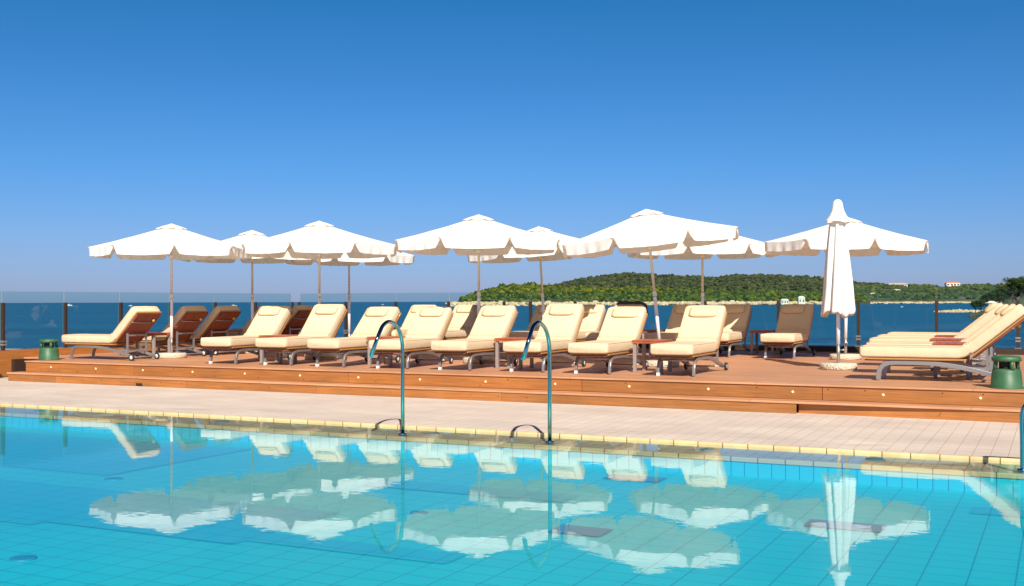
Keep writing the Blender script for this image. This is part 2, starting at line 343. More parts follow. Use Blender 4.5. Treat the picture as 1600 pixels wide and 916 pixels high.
for x in [-16.6+.45*k for k in range(60)]:
    if random.random() < .45:
        z = ZP+random.choice((.19, .29)); m.box(x-.007, x+.007, YD0-.002, YD0+.002, z-.007, z+.007)
    if random.random() < .3:
        z = ZP+.07; m.box(x-.006, x+.006, YD1-.0, YD1+.004, z-.006, z+.006)
m.build('screw_heads', m_dark_slot_shade, deck)
# parapet kerb round the deck
m = MB(); m.box(-18.45, -18.1, 13.4, 24.15, ZP, ZD+.165)
m.box(-18.12, -17.96, 11.4, 14.55, ZP, ZD-.165); m.box(-18.22, -18.07, 12.4, 14.90, ZP, ZD-.003)
k0 = (m.build('timber_kerb', m_fascia, bevel=.004)); m = MB(); m.box(-18.098, -18.0, 14.905, 15.18, ZP, ZD-.006); m.box(-18.0, DX0-.002, 15.16, 15.19, ZP, ZD-.006); m.build('shade_panel', m_dark_slot_shade, k0)  # dark panels added to paint in the shade beside the deck end
tag(k0, 'orange timber kerb running along the sea side of the deck below the glass', 'kerb')
m = MB(); m.box(-18.1, DX1, 23.6, 24.15, ZP, ZD+.13); tag(m.build('timber_kerb', m_post, bevel=.004), 'timber kerb, shade painted into its colour, under the long back run of glass fence', 'kerb')  # post brown stands in for the shade lying on this kerb

# ------------------------------------------------------------------ glass balustrades
def fence(pts, label, group=None):
    root = empty('glass_fence', (pts[0][0], pts[0][1], ZD)); tag(root, label, 'fence')
    P = [Vector((p[0]-pts[0][0], p[1]-pts[0][1], 0)) for p in pts]
    zb = .16
    for p in P:
        m = MB(); m.box(p.x-.03, p.x+.03, p.y-.03, p.y+.03, zb-.03, 1.08); po = m.build('post', m_post, root, bevel=.004)
        for z in (.26, .32):
            m = MB(); m.box(p.x-.045, p.x+.045, p.y-.035, p.y+.055, z, z+.035); m.build('clamp', m_alu, po)
        m = MB(); m.box(p.x-.06, p.x+.06, p.y-.06, p.y+.06, zb-.03, zb-.015); m.build('foot_plate', m_alu, po)
    for a_, b_ in zip(P[:-1], P[1:]):
        t = (b_-a_); L = t.length; t = t/L; nn_ = Vector((-t.y, t.x, 0))*.006
        off = Vector((-t.y, t.x, 0))*.045
        A_, B_ = a_ + t*.02 + off, b_ - t*.02 + off
        m = MB(); vs = []
        for q in (A_-nn_, B_-nn_, B_+nn_, A_+nn_): vs.append((q.x, q.y, zb+.02))
        for q in (A_-nn_, B_-nn_, B_+nn_, A_+nn_): vs.append((q.x, q.y, 1.30))
        m.add(vs, [(0,3,2,1),(4,5,6,7),(0,1,5,4),(2,3,7,6)]); m.add(vs, [(1,2,6,5),(3,0,4,7)], False, 1)
        m.build('glass_panel', [m_glass, m_glassedge], root)
    return root
fence([(-18.2, 23.75-1.49*k) for k in range(7, -1, -1)], 'short side run of clear glass fence on dark posts behind the profile lounger')
fence([(-18.05, 23.85)] + [(x, 23.85) for x in (-16.57, -15.05, -13.53, -12.0, -11.3, -10.15, -8.6, -7.05, -5.44, -3.79, -2.27, -.78, .8, 2.4, 4.0)], 'long back run of clear glass fence on dark posts between the deck and the sea')

# ------------------------------------------------------------------ loungers
def lounger_proto(ang, LB, W=.62):
    root = empty('sun_lounger'); H = 1.30; a_ = R(ang); ca_, sa_ = math.cos(a_), math.sin(a_)
    zt, th = .46, .155
    # mattress path (mid-surface) with normal
    st = []; zc = zt - th/2
    for x in (0, .012, .035, .08, .25, .45, .65, .85, 1.05, 1.2): st.append((x, zc, 0))
    for k in range(1, 6):
        q = k/6; st.append((1.2+.2*q*(1-.22*q), zc + .085*q*q, a_*q))
    for s_ in [.08+(LB-.08)*k/8 for k in range(0, 8)] + [LB-.04, LB-.012, LB]:
        st.append((H + s_*ca_ - 0.0, zc + s_*sa_, a_))
    m = MB(); N = 28; vs = []
    for i, (x, z, t) in enumerate(st):
        dd = min(i, len(st)-1-i); f = (.72, .92, .98, 1)[min(dd, 3)]; wf = (.93, .975, .995, 1)[min(dd, 3)]
        for j in range(N):
            b = 2*math.pi*j/N; cb, sb = math.cos(b), math.sin(b)
            yy = math.copysign(abs(cb)**.17, cb)*W/2*wf; hh = math.copysign(abs(sb)**.34, sb)*th/2*f
            # soft quilting: shallow dips at the sewn cross lines
            hh += .006*math.sin(x*14)*max(0, sb)*(1-abs(yy)/(W/2))
            vs.append((x - math.sin(t)*hh, yy, z + math.cos(t)*hh))
    n = len(st)
    m.add(vs, [(i*N+j, i*N+(j+1)%N, (i+1)*N+(j+1)%N, (i+1)*N+j) for i in range(n-1) for j in range(N)] + [tuple(reversed(range(N))), tuple((n-1)*N+j for j in range(N))], True)
    mat = m.build('mattress', m_cush, root)
    m = MB()                                     # welt round the mattress
    for sgn in (-1, 1):
        pts = [(x - math.sin(t)*th*.44, sgn*(W/2-.008), z + math.cos(t)*th*.44) for (x, z, t) in st[2:-2]]
        m.tube(pts, .006, 5)
    m.build('piping', m_pillow, mat)
    # pillow
    m = MB(); vs = []; n1, N2 = 11, 16; sc = LB-.17
    for i in range(n1):
        u_ = -1+2*i/(n1-1); rr = (1-abs(u_)**6)**.5 if abs(u_) < 1 else 0.0; rr = max(rr, .25)
        for j in range(N2):
            b = 2*math.pi*j/N2; s_ = sc + math.copysign(abs(math.cos(b))**.7, math.cos(b))*.105*(.6+.4*rr); h_ = th + .020 + math.sin(b)*.040*rr
            vs.append((H + s_*ca_ - sa_*(h_-th/2), u_*.215, zc + s_*sa_ + ca_*(h_-th/2)))
    m.add(vs, [(i*N2+j, i*N2+(j+1)%N2, (i+1)*N2+(j+1)%N2, (i+1)*N2+j) for i in range(n1-1) for j in range(N2)] + [tuple(reversed(range(N2))), tuple((n1-1)*N2+j for j in range(N2))], True)
    m.build('pillow', m_pillow, root)
    # platform under seat and back panel
    zb = zt - th
    m = MB(); m.box(.09, H+.02, -W/2+.012, W/2-.012, zb-.026, zb-.002); pl = m.build('seat_platform', m_gold, root, bevel=.006)
    m = MB(); m.box(.06, H-.04, -W/2+.04, W/2-.04, zb-.042, zb-.027); m.build('slatted_underside', m_panel, pl)
    def bp(s_, h_, y): return (H + s_*ca_ - sa_*(h_-th/2-.0), y, zc + s_*sa_ + ca_*(h_-th/2))
    m = MB(); hw = W/2-.012
    vs = [bp(s_, h_, y) for s_ in (.03, LB-.02) for (h_, y) in ((-.021, -hw), (-.021, hw), (-.038, hw), (-.038, -hw))]
    m.add(vs, [(0,1,2,3),(7,6,5,4),(0,4,5,1),(1,5,6,2),(2,6,7,3),(3,7,4,0)]); bk = m.build('backrest_panel', m_panel, root, bevel=.006)
    m = MB(); hw2 = W/2-.004
    vs = [bp(s_, h_, y) for s_ in (.03, LB-.005) for (h_, y) in ((-.001, -hw2), (-.001, hw2), (-.020, hw2), (-.020, -hw2))]
    m.add(vs, [(0,1,2,3),(7,6,5,4),(0,4,5,1),(1,5,6,2),(2,6,7,3),(3,7,4,0)]); m.build('side_trim', m_gold, bk)
    for y in (-hw+.01, 0, hw-.01):
        m = MB(); m.tube([bp(.04, -.038, y), bp(LB-.04, -.038, y)], .010 if y else .005, 5); m.build('panel_bar', m_panel, bk)
    m = MB(); m.tube([bp(LB*.72, -.045, -hw), bp(LB*.70, -.055, 0), bp(LB*.72, -.045, hw)], .010, 6); m.build('strap', m_alu, bk)
    m = MB(); c = Vector(bp(LB*.78, -.055, hw*.62)); m.add([c + Vector((math.cos(p)*math.cos(q), math.sin(p)*math.cos(q), math.sin(q)))*.03 for q in (-1.2, -.5, .2, .8, 1.3) for p in [k*math.pi/4 for k in range(8)]], [(i*8+j, i*8+(j+1)%8, (i+1)*8+(j+1)%8, (i+1)*8+j) for i in range(4) for j in range(8)], True)
    m.build('knob', m_yellow, bk)
    # aluminium side rails: front leg curving into a long tail to the wheels
    path = [(.235, .012), (.24, .10), (.262, .16), (.31, .212), (.39, .238), (.52, .244), (.80, .242), (1.0, .230), (1.25, .195), (1.50, .140), (1.80, .068)]
    cp = [(p.x, p.z) for p in catmull([(x, 0, z) for x, z in path], 3)]
    for sgn in (-1, 1):
        m = MB(); y = sgn*(W/2-.05); m.ribbon(cp, .050 if ang > 41 else .058, y-.018, y+.018); r_ = m.build('side_rail', m_alu, root, bevel=.004)
        if sgn > 0:
            m = MB(); m.box(.206, .264, y-.021, y+.021, 0, .045); m.build('foot_glint', m_cap, r_, bevel=.006)  # white block paints the sun's glint on the left leg
    for x in (.30, .95):
        m = MB(); m.tube([(x, -W/2+.05, .22), (x, W/2-.05, .22)], .012, 6); m.build('crossbar', m_alu, root)
    m = MB()
    for y in (-W/2+.08, W/2-.08):
        zt_ = zc + (1.60-H)/ca_*sa_ - (th/2+.05)/ca_
        m.box(1.60, 1.63, y-.015, y+.015, .10, min(.52, zt_)); 
        m.box(1.32, 1.60, y-.012, y+.012, .17, .20)
    zt_ = min(.52, zt_); m.box(1.60, 1.63, -W/2+.095, W/2-.095, zt_-.06, zt_-.03); m.box(1.60, 1.63, -W/2+.095, W/2-.095, .16, .19)
    m.tube([(1.80, -W/2-.0, .062), (1.80, W/2, .062)], .011, 6); m.build('back_support', m_alu, root)
    for sgn in (-1, 1):
        y = sgn*(W/2+.005)
        def ring(pr, mb):
            n_ = 16; vs = [(1.80+r*math.cos(2*math.pi*j/n_), y+o_, .062+r*math.sin(2*math.pi*j/n_)) for r, o_ in pr for j in range(n_)]
            mb.add(vs, [(q*n_+j, q*n_+(j+1)%n_, (q+1)*n_+(j+1)%n_, (q+1)*n_+j) for q in range(len(pr)-1) for j in range(n_)], True)
        m = MB(); ring([(.036, -.018), (.056, -.018), (.062, -.010), (.062, .010), (.056, .018), (.036, .018)], m); wh = m.build('wheel', m_rubber, root)
        m = MB(); ring([(0, -.014), (.034, -.016), (.037, -.012), (.037, .012), (.034, .016), (0, .014)], m); m.build('rim', m_cap, wh)
    return root

protoA = lounger_proto(45, .80); protoE = lounger_proto(47.5, .81); protoF = lounger_proto(43, .80); protoD = lounger_proto(40, .90)
used = set()
def place(proto, x, y, deg, label, group, fx=0.0):
    o = proto if proto.name not in used else copy_tree(proto)
    used.add(proto.name)
    for ch in o.children:
        if ch.name.startswith('pillow'): ch.rotation_euler = (random.uniform(-.02, .02), 0, random.uniform(-.018, .018)); ch.location = (0, random.uniform(-.03, .03), random.uniform(-.002, .004))
    # (x, y) is the point midway between the front legs; deg is the heading from foot to head
    t = R(deg); o.location = (x - .235*math.cos(t), y - .235*math.sin(t), ZD+.018); o.rotation_euler = (0, 0, t); tag(o, label, 'sun lounger', group); return o
GA, GB, GC, GD = 'front row of sunlit cream loungers', 'loungers seen from behind at the left', 'second row of cream loungers by the glass', 'loungers side by side at the right end'
labA = ['cream lounger at the left end of the front row, right of the shaded loungers',
 'second cream lounger of the front row from the left, right of a redwood table',
 'front row cream lounger left of the left steel rail tip',
 'front row cream lounger crossed by the tube of the left steel pool rail',
 'cream lounger of the front row just right of the central parasol pole',
 'cream lounger of the front row behind the right steel pool rail',
 'cream lounger of the front row just left of the redwood table with tall grey leg',
 'cream lounger at the right end of the front row, nearest the pool, black wheel showing']
PV = [protoA, protoE, protoF, protoF, protoA, protoE, protoF, protoA]
for pv, (x, y, dg), lb in zip(PV, [(-12.94,14.97,94.5),(-11.81,15.03,92.5),(-10.71,14.98,90.5),(-9.51,14.97,95.5),(-8.42,15.04,91.5),(-7.21,15.1,92),(-6.14,15.07,92),(-4.89,15.1,91)], labA):
    place(pv, x, y, dg, lb, GA)
labB = ['leftmost lounger, seen in profile with cream mattress and sunlit red-brown back',
 'shaded lounger seen from behind, next to the profile lounger, crossed by a parasol pole',
 'third shaded lounger from the left, its dark red back turned to the pool',
 'fourth lounger of the shaded left row, mostly hidden by a parasol pole',
 'last lounger of the shaded left row, its back rising behind a cream lounger']
for (y, lb) in zip((15.38, 16.65, 17.62, 18.98, 20.15), labB): place(protoA, -16.95+.235, y, 0, lb, GB)
labC = ['cream lounger of the second row left of centre, behind a front row lounger',
 'second row lounger beside the centre parasol pole, right side in shade',
 'second row lounger left of the white tilted pole, half in dark shade',
 'second row lounger between two front row headrests, left of the towel',
 'second row lounger with a dark towel over its headrest',
 'shaded brown-looking lounger left of the rightmost front row lounger',
 'second row lounger with a diagonal shade line across its back',
 'lone shaded lounger with sunlit foot end left of the folded parasol']
CL = []
for (x, y, dg), lb in zip([(-12.72,19.85,92),(-11.60,19.85,92),(-9.68,19.9,91),(-8.74,19.9,92),(-7.92,20.0,92),(-6.70,19.95,90),(-5.86,20.5,91),(-4.62,20.35,90.5)], labC):
    CL.append(place(protoA, x, y, dg, lb, GC))
labD = ['nearest of the side by side loungers at the right edge, beside the green speaker',
 'second of the side by side loungers at the right, behind the nearest one',
 'third of the side by side loungers at the right, behind the first small table',
 'fourth of the side by side loungers at the right',
 'farthest of the side by side loungers at the right, next to the sea fence']
for (x, y), lb in zip([(-2.43,15.66),(-2.56,17.05),(-2.80,18.95),(-2.90,20.5),(-2.95,22.1)], labD):
    place(protoD, x+.235, y, 0, lb, GD)
# towel thrown over the top of one backrest
o = CL[4]; t = R(92); hx = o.location.x + math.cos(t)*1.86; hy = o.location.y + math.sin(t)*1.86
m = MB(); nx, ny = 14, 10; vs = []
for i in range(nx+1):
    for j in range(ny+1):
        u_, v_ = i/nx-.5, j/ny-.5
        z = 1.045 - abs(v_)*.45 - .5*max(0, abs(u_)-.38) + .045*noise.noise((i*.55, j*.5, 3))
        vs.append((u_*.66, v_*.30+.01*math.sin(i), z))
m.add(vs, [(i*(ny+1)+j, (i+1)*(ny+1)+j, (i+1)*(ny+1)+j+1, i*(ny+1)+j+1) for i in range(nx) for j in range(ny)], True)
tw = m.build('towel', m_towel, None, (hx, hy+.05, ZD+.03)); tag(tw, 'dark grey towel draped over a second row backrest', 'towel')
s_ = tw.modifiers.new('thick', 'SOLIDIFY'); s_.thickness = .012

# ------------------------------------------------------------------ side tables
def table_proto():
    root = empty('side_table')
    m = MB()
    for k in range(5): m.box(-.24+.097*k, -.15+.097*k, -.24, .24, .462, .482)
    tp = m.build('table_top', m_tabletop, root, bevel=.003)
    for (a_, b_, c_, d_) in ((-.245, .245, -.245, -.225), (-.245, .245, .225, .245), (-.245, -.225, -.224, .224), (.225, .245, -.224, .224)):
        m = MB(); m.box(a_, b_, c_, d_, .43, .46); m.build('apron', m_tabletop, tp)
    for sx in (-1, 1):
        for sy in (-1, 1):
            m = MB(); m.box(sx*.205-.024, sx*.205+.024, sy*.205-.024, sy*.205+.024, 0, .43); m.build('leg', m_tableleg, root, bevel=.003)
    return root
tp0 = table_proto()
tabs = [(-5.53, 15.95, 'redwood side table with tall grey leg left of the last front row lounger'),
 (-7.84, 15.95, 'redwood side table behind the right steel pool rail'),
 (-12.37, 15.75, 'redwood side table between the first and second front row loungers'),
 (-10.12, 15.75, 'redwood side table behind the arch of the left steel pool rail'),
 (-15.55, 16.02, 'shaded dark side table between the profile lounger and the next one'),
 (-15.75, 18.3, 'shaded dark side table between the third and fourth left loungers'),
 (-15.75, 19.6, 'shaded dark side table beside the last loungers of the left row'),
 (-5.27, 21.9, 'side table with grey leg left of the lone shaded lounger'),
 (-7.33, 21.4, 'side table behind the tilted pole, beside the shaded lounger'),
 (-12.1, 21.3, 'side table between two loungers of the second row'),
 (-1.35, 16.36, 'redwood side table between the nearest two right-hand loungers'),
 (-1.55, 18.0, 'middle redwood side table among the right-hand loungers'),
 (-1.65, 19.72, 'farthest redwood side table among the right-hand loungers'),
 (.15, 17.0, 'redwood side table at the right edge behind the green speaker')]
for i, (x, y, lb) in enumerate(tabs):
    o = tp0 if i == 0 else copy_tree(tp0); o.location = (x, y, ZD+.018); tag(o, lb, 'side table', 'redwood side tables between the loungers')

# ------------------------------------------------------------------ parasols
def base_slab(root):
    m = MB(); n = 20; pr = [(0, .0), (.262, .0), (.278, .02), (.28, .072), (.262, .098), (0, .10)]
    vs = [(r*(1+.05*noise.noise((j*.8, q*.3, 1)))*math.cos(2*math.pi*j/n), r*(1+.05*noise.noise((j*.8, q*.3, 1)))*math.sin(2*math.pi*j/n), z) for q, (r, z) in enumerate(pr) for j in range(n)]
    m.add(vs, [(i*n+j, i*n+(j+1)%n, (i+1)*n+(j+1)%n, (i+1)*n+j) for i in range(len(pr)-1) for j in range(n)], True)
    return m.build('base_slab', m_pebble, root)
def parasol_proto():
    root = empty('parasol'); base_slab(root)
    m = MB(); m.tube([(0,0,.08),(0,0,.40)], .026, 12); sl = m.build('pole_sleeve', m_alu, root)
    m = MB(); m.tube([(.03,0,.30),(.075,0,.30)], .010, 8); m.tube([(.075,0,.285),(.075,0,.315)], .016, 8); m.build('sleeve_knob', m_alu, sl)
    m = MB(); m.tube([(0,0,1.10),(0,0,2.50)], .022, 12); po = m.build('pole', m_polew, root)
    m = MB(); m.tube([(0,0,.39),(0,0,1.13)], .0285, 12); m.build('lower_pole', m_bright, root)
    m = MB(); m.tube([(0,0,1.14),(0,0,1.22)], .033, 12); m.tube([(.03,0,1.18),(.07,0,1.18)], .012, 8); m.build('collar', m_white, po)
    m = MB(); m.tube([(0,0,1.90),(0,0,1.97)], .045, 12); m.build('runner', m_white, po)
    Rr = 1.50; za, zr = 2.53, 2.095
    def zt(t): return zr + (za-zr)*(1-t)**1.05 - .012*math.sin(math.pi*t)
    m = MB(); nt, nv = 9, 8
    for k in range(8):
        a0, a1 = k*math.pi/4, (k+1)*math.pi/4; vs = []
        for i in range(nt+1):
            t = .06 + .94*i/nt
            for j in range(nv+1):
                v_ = j/nv; p = Vector((math.cos(a0), math.sin(a0), 0)).lerp(Vector((math.cos(a1), math.sin(a1), 0)), v_)*Rr*t
                bow = math.sin(math.pi*v_)
                p *= (1 - .015*bow*t)
                z = zt(t) - .022*bow*t + .004*noise.noise((k*3.1+i*.6, j*.9, 0))
                vs.append((p.x, p.y, z))
        m.add(vs, [(i*(nv+1)+j, (i+1)*(nv+1)+j, (i+1)*(nv+1)+j+1, i*(nv+1)+j+1) for i in range(nt) for j in range(nv)], True)
    can = m.build('canopy', m_canvas, root)
    m = MB()
    for k in range(8):
        a0, a1 = k*math.pi/4, (k+1)*math.pi/4; vs = []; nv2, nh = 24, 4
        for j in range(nv2+1):
            v_ = j/nv2; bow = math.sin(math.pi*v_)
            p = Vector((math.cos(a0), math.sin(a0), 0)).lerp(Vector((math.cos(a1), math.sin(a1), 0)), v_)*Rr*(1-.015*bow)
            e = min(v_, 1-v_)/.085; dep = .02 + .145*(min(1, e)**1.0) * (1 + .04*noise.noise((k*5.3, j*.35, 2)))
            for i in range(nh+1):
                q = i/nh; o_ = 1 + .012*q*math.sin(j*1.1+k)*bow - .03*q*(1-min(1, e))
                vs.append((p.x*o_, p.y*o_, zt(1) - .022*bow - dep*q))
        m.add(vs, [(j*(nh+1)+i, j*(nh+1)+i+1, (j+1)*(nh+1)+i+1, (j+1)*(nh+1)+i) for j in range(nv2) for i in range(nh)], True)
    m.build('valance', m_canvas, can)
    m = MB()
    for k in range(8):
        a0, a1 = k*math.pi/4, (k+1)*math.pi/4; vs = []
        for i in range(5):
            t = i/4
            for j in range(7):
                v_ = j/6; p = Vector((math.cos(a0), math.sin(a0), 0)).lerp(Vector((math.cos(a1), math.sin(a1), 0)), v_)*.29*t
                vs.append((p.x, p.y, 2.565 - .060*t**.65 - .050*t*t + .008*t*math.cos(2*math.pi*v_) + .006*noise.noise((k, j, i))))
        m.add(vs, [(i*7+j, (i+1)*7+j, (i+1)*7+j+1, i*7+j+1) for i in range(4) for j in range(6)], True)
    m.build('vent_cap', m_canvas, can)
    for k in range(8):
        a0 = k*math.pi/4; c_, s__ = math.cos(a0), math.sin(a0)
        m = MB(); m.tube([(.03*c_, .03*s__, 2.47), (.75*c_, .75*s__, zt(.5)-.03), (1.48*c_, 1.48*s__, zr-.018)], .009, 6); rb = m.build('rib', m_white, root)
        m = MB(); m.tube([(.04*c_, .04*s__, 1.94), (.80*c_, .80*s__, zt(.53)-.035)], .007, 6); m.build('strut', m_white, rb)
    return root
pp = parasol_proto()
GU = 'open white parasols over the loungers'
CAM = Vector((0, 0))
um = [(-15.22, 16.15, 2, 0, 0, 1.0, 'white parasol at far left, open above the profile lounger'),
 (-15.13, 18.40, 12, 0, 0, 1.0, 'small looking white parasol behind the far left one, pole in the shade'),
 (-12.33, 16.90, 25, 0, 0, 1.0, 'white parasol behind the second front row lounger from the left'),
 (-14.36, 20.80, 33, 0, 0, 1.0, 'rear white parasol showing only below the canopy second from the left in front'),
 (-9.02, 16.96, -25, 0, 0, 1.0, 'white parasol in the centre with its pole at the middle front row lounger'),
 (-9.26, 20.25, 14, 3.0, 1.0, 1.0, 'slightly tilted white parasol right of the central one, in front of the wooded shore'),
 (-5.81, 17.22, 24, 5.6, 0.0, 1.0, 'strongly tilted white parasol leaning left near the right end of the front row'),
 (-6.25, 20.98, -10, 0, 0, 1.0, 'rear white parasol below and right of the tilted one'),
 (-3.50, 20.60, 18, -.8, 0, 1.0, 'white parasol spread wide behind the folded parasol')]
for i, (x, y, phi, lean, fwd, sc_, lb) in enumerate(um):
    o = pp if i == 0 else copy_tree(pp)
    tc = (CAM - Vector((x, y))).normalized(); ang = math.atan2(tc.y, tc.x) + R(phi)
    # the slab stays flat; pole and canopy lean together
    o.location = (x, y, ZD+.018); o.rotation_euler = (0, 0, ang); tag(o, lb, 'parasol', GU)
    if lean:
        Rz = Matrix.Rotation(ang, 4, 'Z')
        for ch in o.children:
            if ch.name.startswith('base_slab'): continue
            ch.matrix_local = Rz.inverted() @ Matrix.Rotation(R(lean), 4, (math.sin(R(AZ)), -math.cos(R(AZ)), 0)) @ Rz @ ch.matrix_local
# folded parasol
fr_ = empty('parasol', (-3.10, 17.62, ZD+.018)); tag(fr_, 'folded white parasol with a pointed cap standing at the right', 'parasol')
base_slab(fr_)
m = MB(); m.tube([(0,0,.08),(0,0,.40)], .026, 12); sl = m.build('pole_sleeve', m_alu, fr_)
m = MB(); m.tube([(.03,0,.30),(.075,0,.30)], .010, 8); m.tube([(.075,0,.285),(.075,0,.315)], .016, 8); m.build('sleeve_knob', m_alu, sl)
m = MB(); m.tube([(0,0,1.10),(0,0,2.50)], .022, 12); m.build('pole', m_polew, fr_)
m = MB(); m.tube([(0,0,.39),(0,0,1.13)], .0285, 12); m.build('lower_pole', m_bright, fr_)
m = MB(); n = 96; L = 26; vs = []
for i in range(L+1):
    q = i/L; z0 = 2.33 - (2.33-.84)*q; r0 = .115 + .155*q**.9
    for j in range(n):
        a_ = 2*math.pi*j/n
        fold = .5+.5*math.cos(8*a_ + .5*math.sin(3*q+a_)); fold = fold**.7
        small = .12*math.sin(16*a_+2+3*q)*q
        r = r0*(.66 + .34*fold + .25*small) * (1+.08*noise.noise((math.cos(a_)*1.3, math.sin(a_)*1.3, q*2)))
        z = z0 + (.035*math.sin(3*a_+1) + .022*math.sin(8*a_+.4))*q**5
        vs.append((r*math.cos(a_), r*math.sin(a_), z))
for j in range(n):
    a_ = 2*math.pi*j/n; vs.append((.06*math.cos(a_), .06*math.sin(a_), 1.02))
m.add(vs, [(i*n+j, i*n+(j+1)%n, (i+1)*n+(j+1)%n, (i+1)*n+j) for i in range(L+1) for j in range(n)], True)
cn = m.build('folded_canopy', m_canvas, fr_)
m = MB(); vs = []; pr = [(0, 2.62), (.035, 2.615), (.062, 2.59), (.075, 2.55), (.085, 2.49), (.10, 2.43), (.125, 2.37), (.165, 2.305), (.185, 2.275), (.178, 2.265)]
for i, (r, z) in enumerate(pr):
    for j in range(48):
        a_ = 2*math.pi*j/48; k_ = max(0, i-4)/5
        vs.append((r*(1+.09*k_*math.cos(8*a_))*math.cos(a_), r*(1+.09*k_*math.cos(8*a_))*math.sin(a_), z + .015*k_*math.sin(4*a_+1)))
m.add(vs, [(i*48+j, i*48+(j+1)%48, (i+1)*48+(j+1)%48, (i+1)*48+j) for i in range(len(pr)-1) for j in range(48)], True)
m.build('cap', m_canvas, cn)

# ------------------------------------------------------------------ garden speakers
def speaker(loc, label, rz=0):
    root = empty('garden_speaker', loc, rz); tag(root, label, 'garden speaker', 'green garden speakers on the deck')
    m = MB(); m.lathe([(0,0),(.195,0),(.195,.012),(.18,.02),(.165,.20),(.155,.225),(.12,.235),(0,.235)], 32); m.build('body', m_green, root)
    m = MB(); m.lathe([(.085,.234),(.085,.33)], 20); m.build('core', m_black, root)
    for k in range(4):
        a_ = k*math.pi/2+.5; c_, s__ = math.cos(a_)*.14, math.sin(a_)*.14
        m = MB(); m.tube([(c_, s__, .225), (c_*.94, s__*.94, .335)], .026, 8); m.build('pillar', m_green, root)
    m = MB(); m.lathe([(0,.322),(.155,.322),(.168,.33),(.168,.365),(.15,.385),(.05,.395),(0,.395)], 32); m.build('cap', m_green, root)
speaker((-.61, 14.70, ZD+.018), 'large looking green mushroom shaped speaker at the right edge of the deck')
speaker((-16.86, 14.72, ZD+.018), 'small looking green mushroom shaped speaker at the left corner of the deck', .6)

# ------------------------------------------------------------------ steel pool rails
def rail(x, y, label):
    root = empty('pool_rail', (x, y, 0)); tag(root, label, 'pool rail', 'hooked steel pool rails')
    pts = [(0,0,-.03), (0,0,.5), (0,0,.88)] + [tuple(p) for p in catmull([(0,0,.90),(0,-.012,1.02),(0,-.07,1.14),(0,-.17,1.215),(0,-.29,1.243),(0,-.40,1.20),(0,-.47,1.12)], 5)[1:]] + [(0,-.63,.885)]
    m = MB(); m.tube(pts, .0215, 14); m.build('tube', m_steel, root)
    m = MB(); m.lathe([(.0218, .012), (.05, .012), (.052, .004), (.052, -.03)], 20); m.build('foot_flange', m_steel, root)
rail(-6.54, 10.50, 'hooked steel pool rail left of the centre, its tip in front of a lounger')
rail(-4.79, 10.57, 'hooked steel pool rail right of the centre, in front of the deck')
root = empty('pool_rail', (-.315, 10.53, 0)); tag(root, 'low looped steel pool rail cut by the right edge', 'pool rail')
pts = catmull([(0,0,-.03),(0,0,.25),(0,0,.47),(.035,0,.56),(.12,0,.595),(.42,0,.595),(.50,0,.56),(.54,0,.47),(.54,0,.25),(.54,0,-.03)], 5)
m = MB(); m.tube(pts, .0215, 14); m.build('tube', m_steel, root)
for x in (0, .54):
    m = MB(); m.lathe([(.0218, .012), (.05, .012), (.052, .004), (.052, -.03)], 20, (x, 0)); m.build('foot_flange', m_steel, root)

# ------------------------------------------------------------------ far shore
def foliage(name, cs, dens=1.0):
    m = M(name, cs[1], .95, 0, .1)
    g = nd(m, 'ShaderNodeNewGeometry'); r = nd(m, 'ShaderNodeValToRGB')
    r.color_ramp.elements[0].color = (*cs[0], 1); r.color_ramp.elements[1].color = (*cs[2], 1); e = r.color_ramp.elements.new(.5); e.color = (*cs[1], 1)
    lk(m, g.outputs['Random Per Island'], r.inputs[0]); lk(m, r.outputs[0], bsdf(m).inputs['Base Color']); return m
m_for = foliage('pine_wood', ((.012, .030, .010), (.050, .078, .012), (.15, .15, .020)))
m_mac = foliage('hill_scrub', ((.020, .033, .018), (.042, .060, .028), (.080, .090, .034)))
m_coast = foliage('coast_scrub', ((.030, .060, .030), (.050, .080, .028), (.10, .11, .04)))
m_pine = foliage('pine_needles', ((.012, .028, .008), (.028, .055, .012), (.060, .085, .015)))
m_bark = M('bark', (.10, .06, .04), .9)
m_soil = M('hill_soil', (.10, .09, .045), .95)
c, _ = noise_col(m_soil, .012, (.045, .06, .022), (.20, .17, .09), coords(m_soil), 6, .6, .42, .68); lk(m_soil, c, bsdf(m_soil).inputs['Base Color'])
m_rock = M('shore_rock', (.55, .47, .36), .9)
c, n0 = noise_col(m_rock, .35, (.50, .30, .17), (.95, .62, .38), coords(m_rock), 6); lk(m_rock, c, bsdf(m_rock).inputs['Base Color'])
F = 1740.0; CA, SA = math.cos(R(AZ)), math.sin(R(AZ))
def far(px, dist, z=0.0):                    # bearing (as photo column) and distance to a ground point
    u_ = (px-800)/F*dist; return Vector((u_*CA - dist*SA, u_*SA + dist*CA, z))
def hz(px, dy, dist): return 1.46 + dy*dist/F    # height that stands dy pixels above the horizon
def interp(pr, x):
    if x <= pr[0][0]: return pr[0][1]
    for (a_, b_), (c_, d_) in zip(pr[:-1], pr[1:]):
        if x <= c_: return b_ + (d_-b_)*(x-a_)/(c_-a_)
    return pr[-1][1]
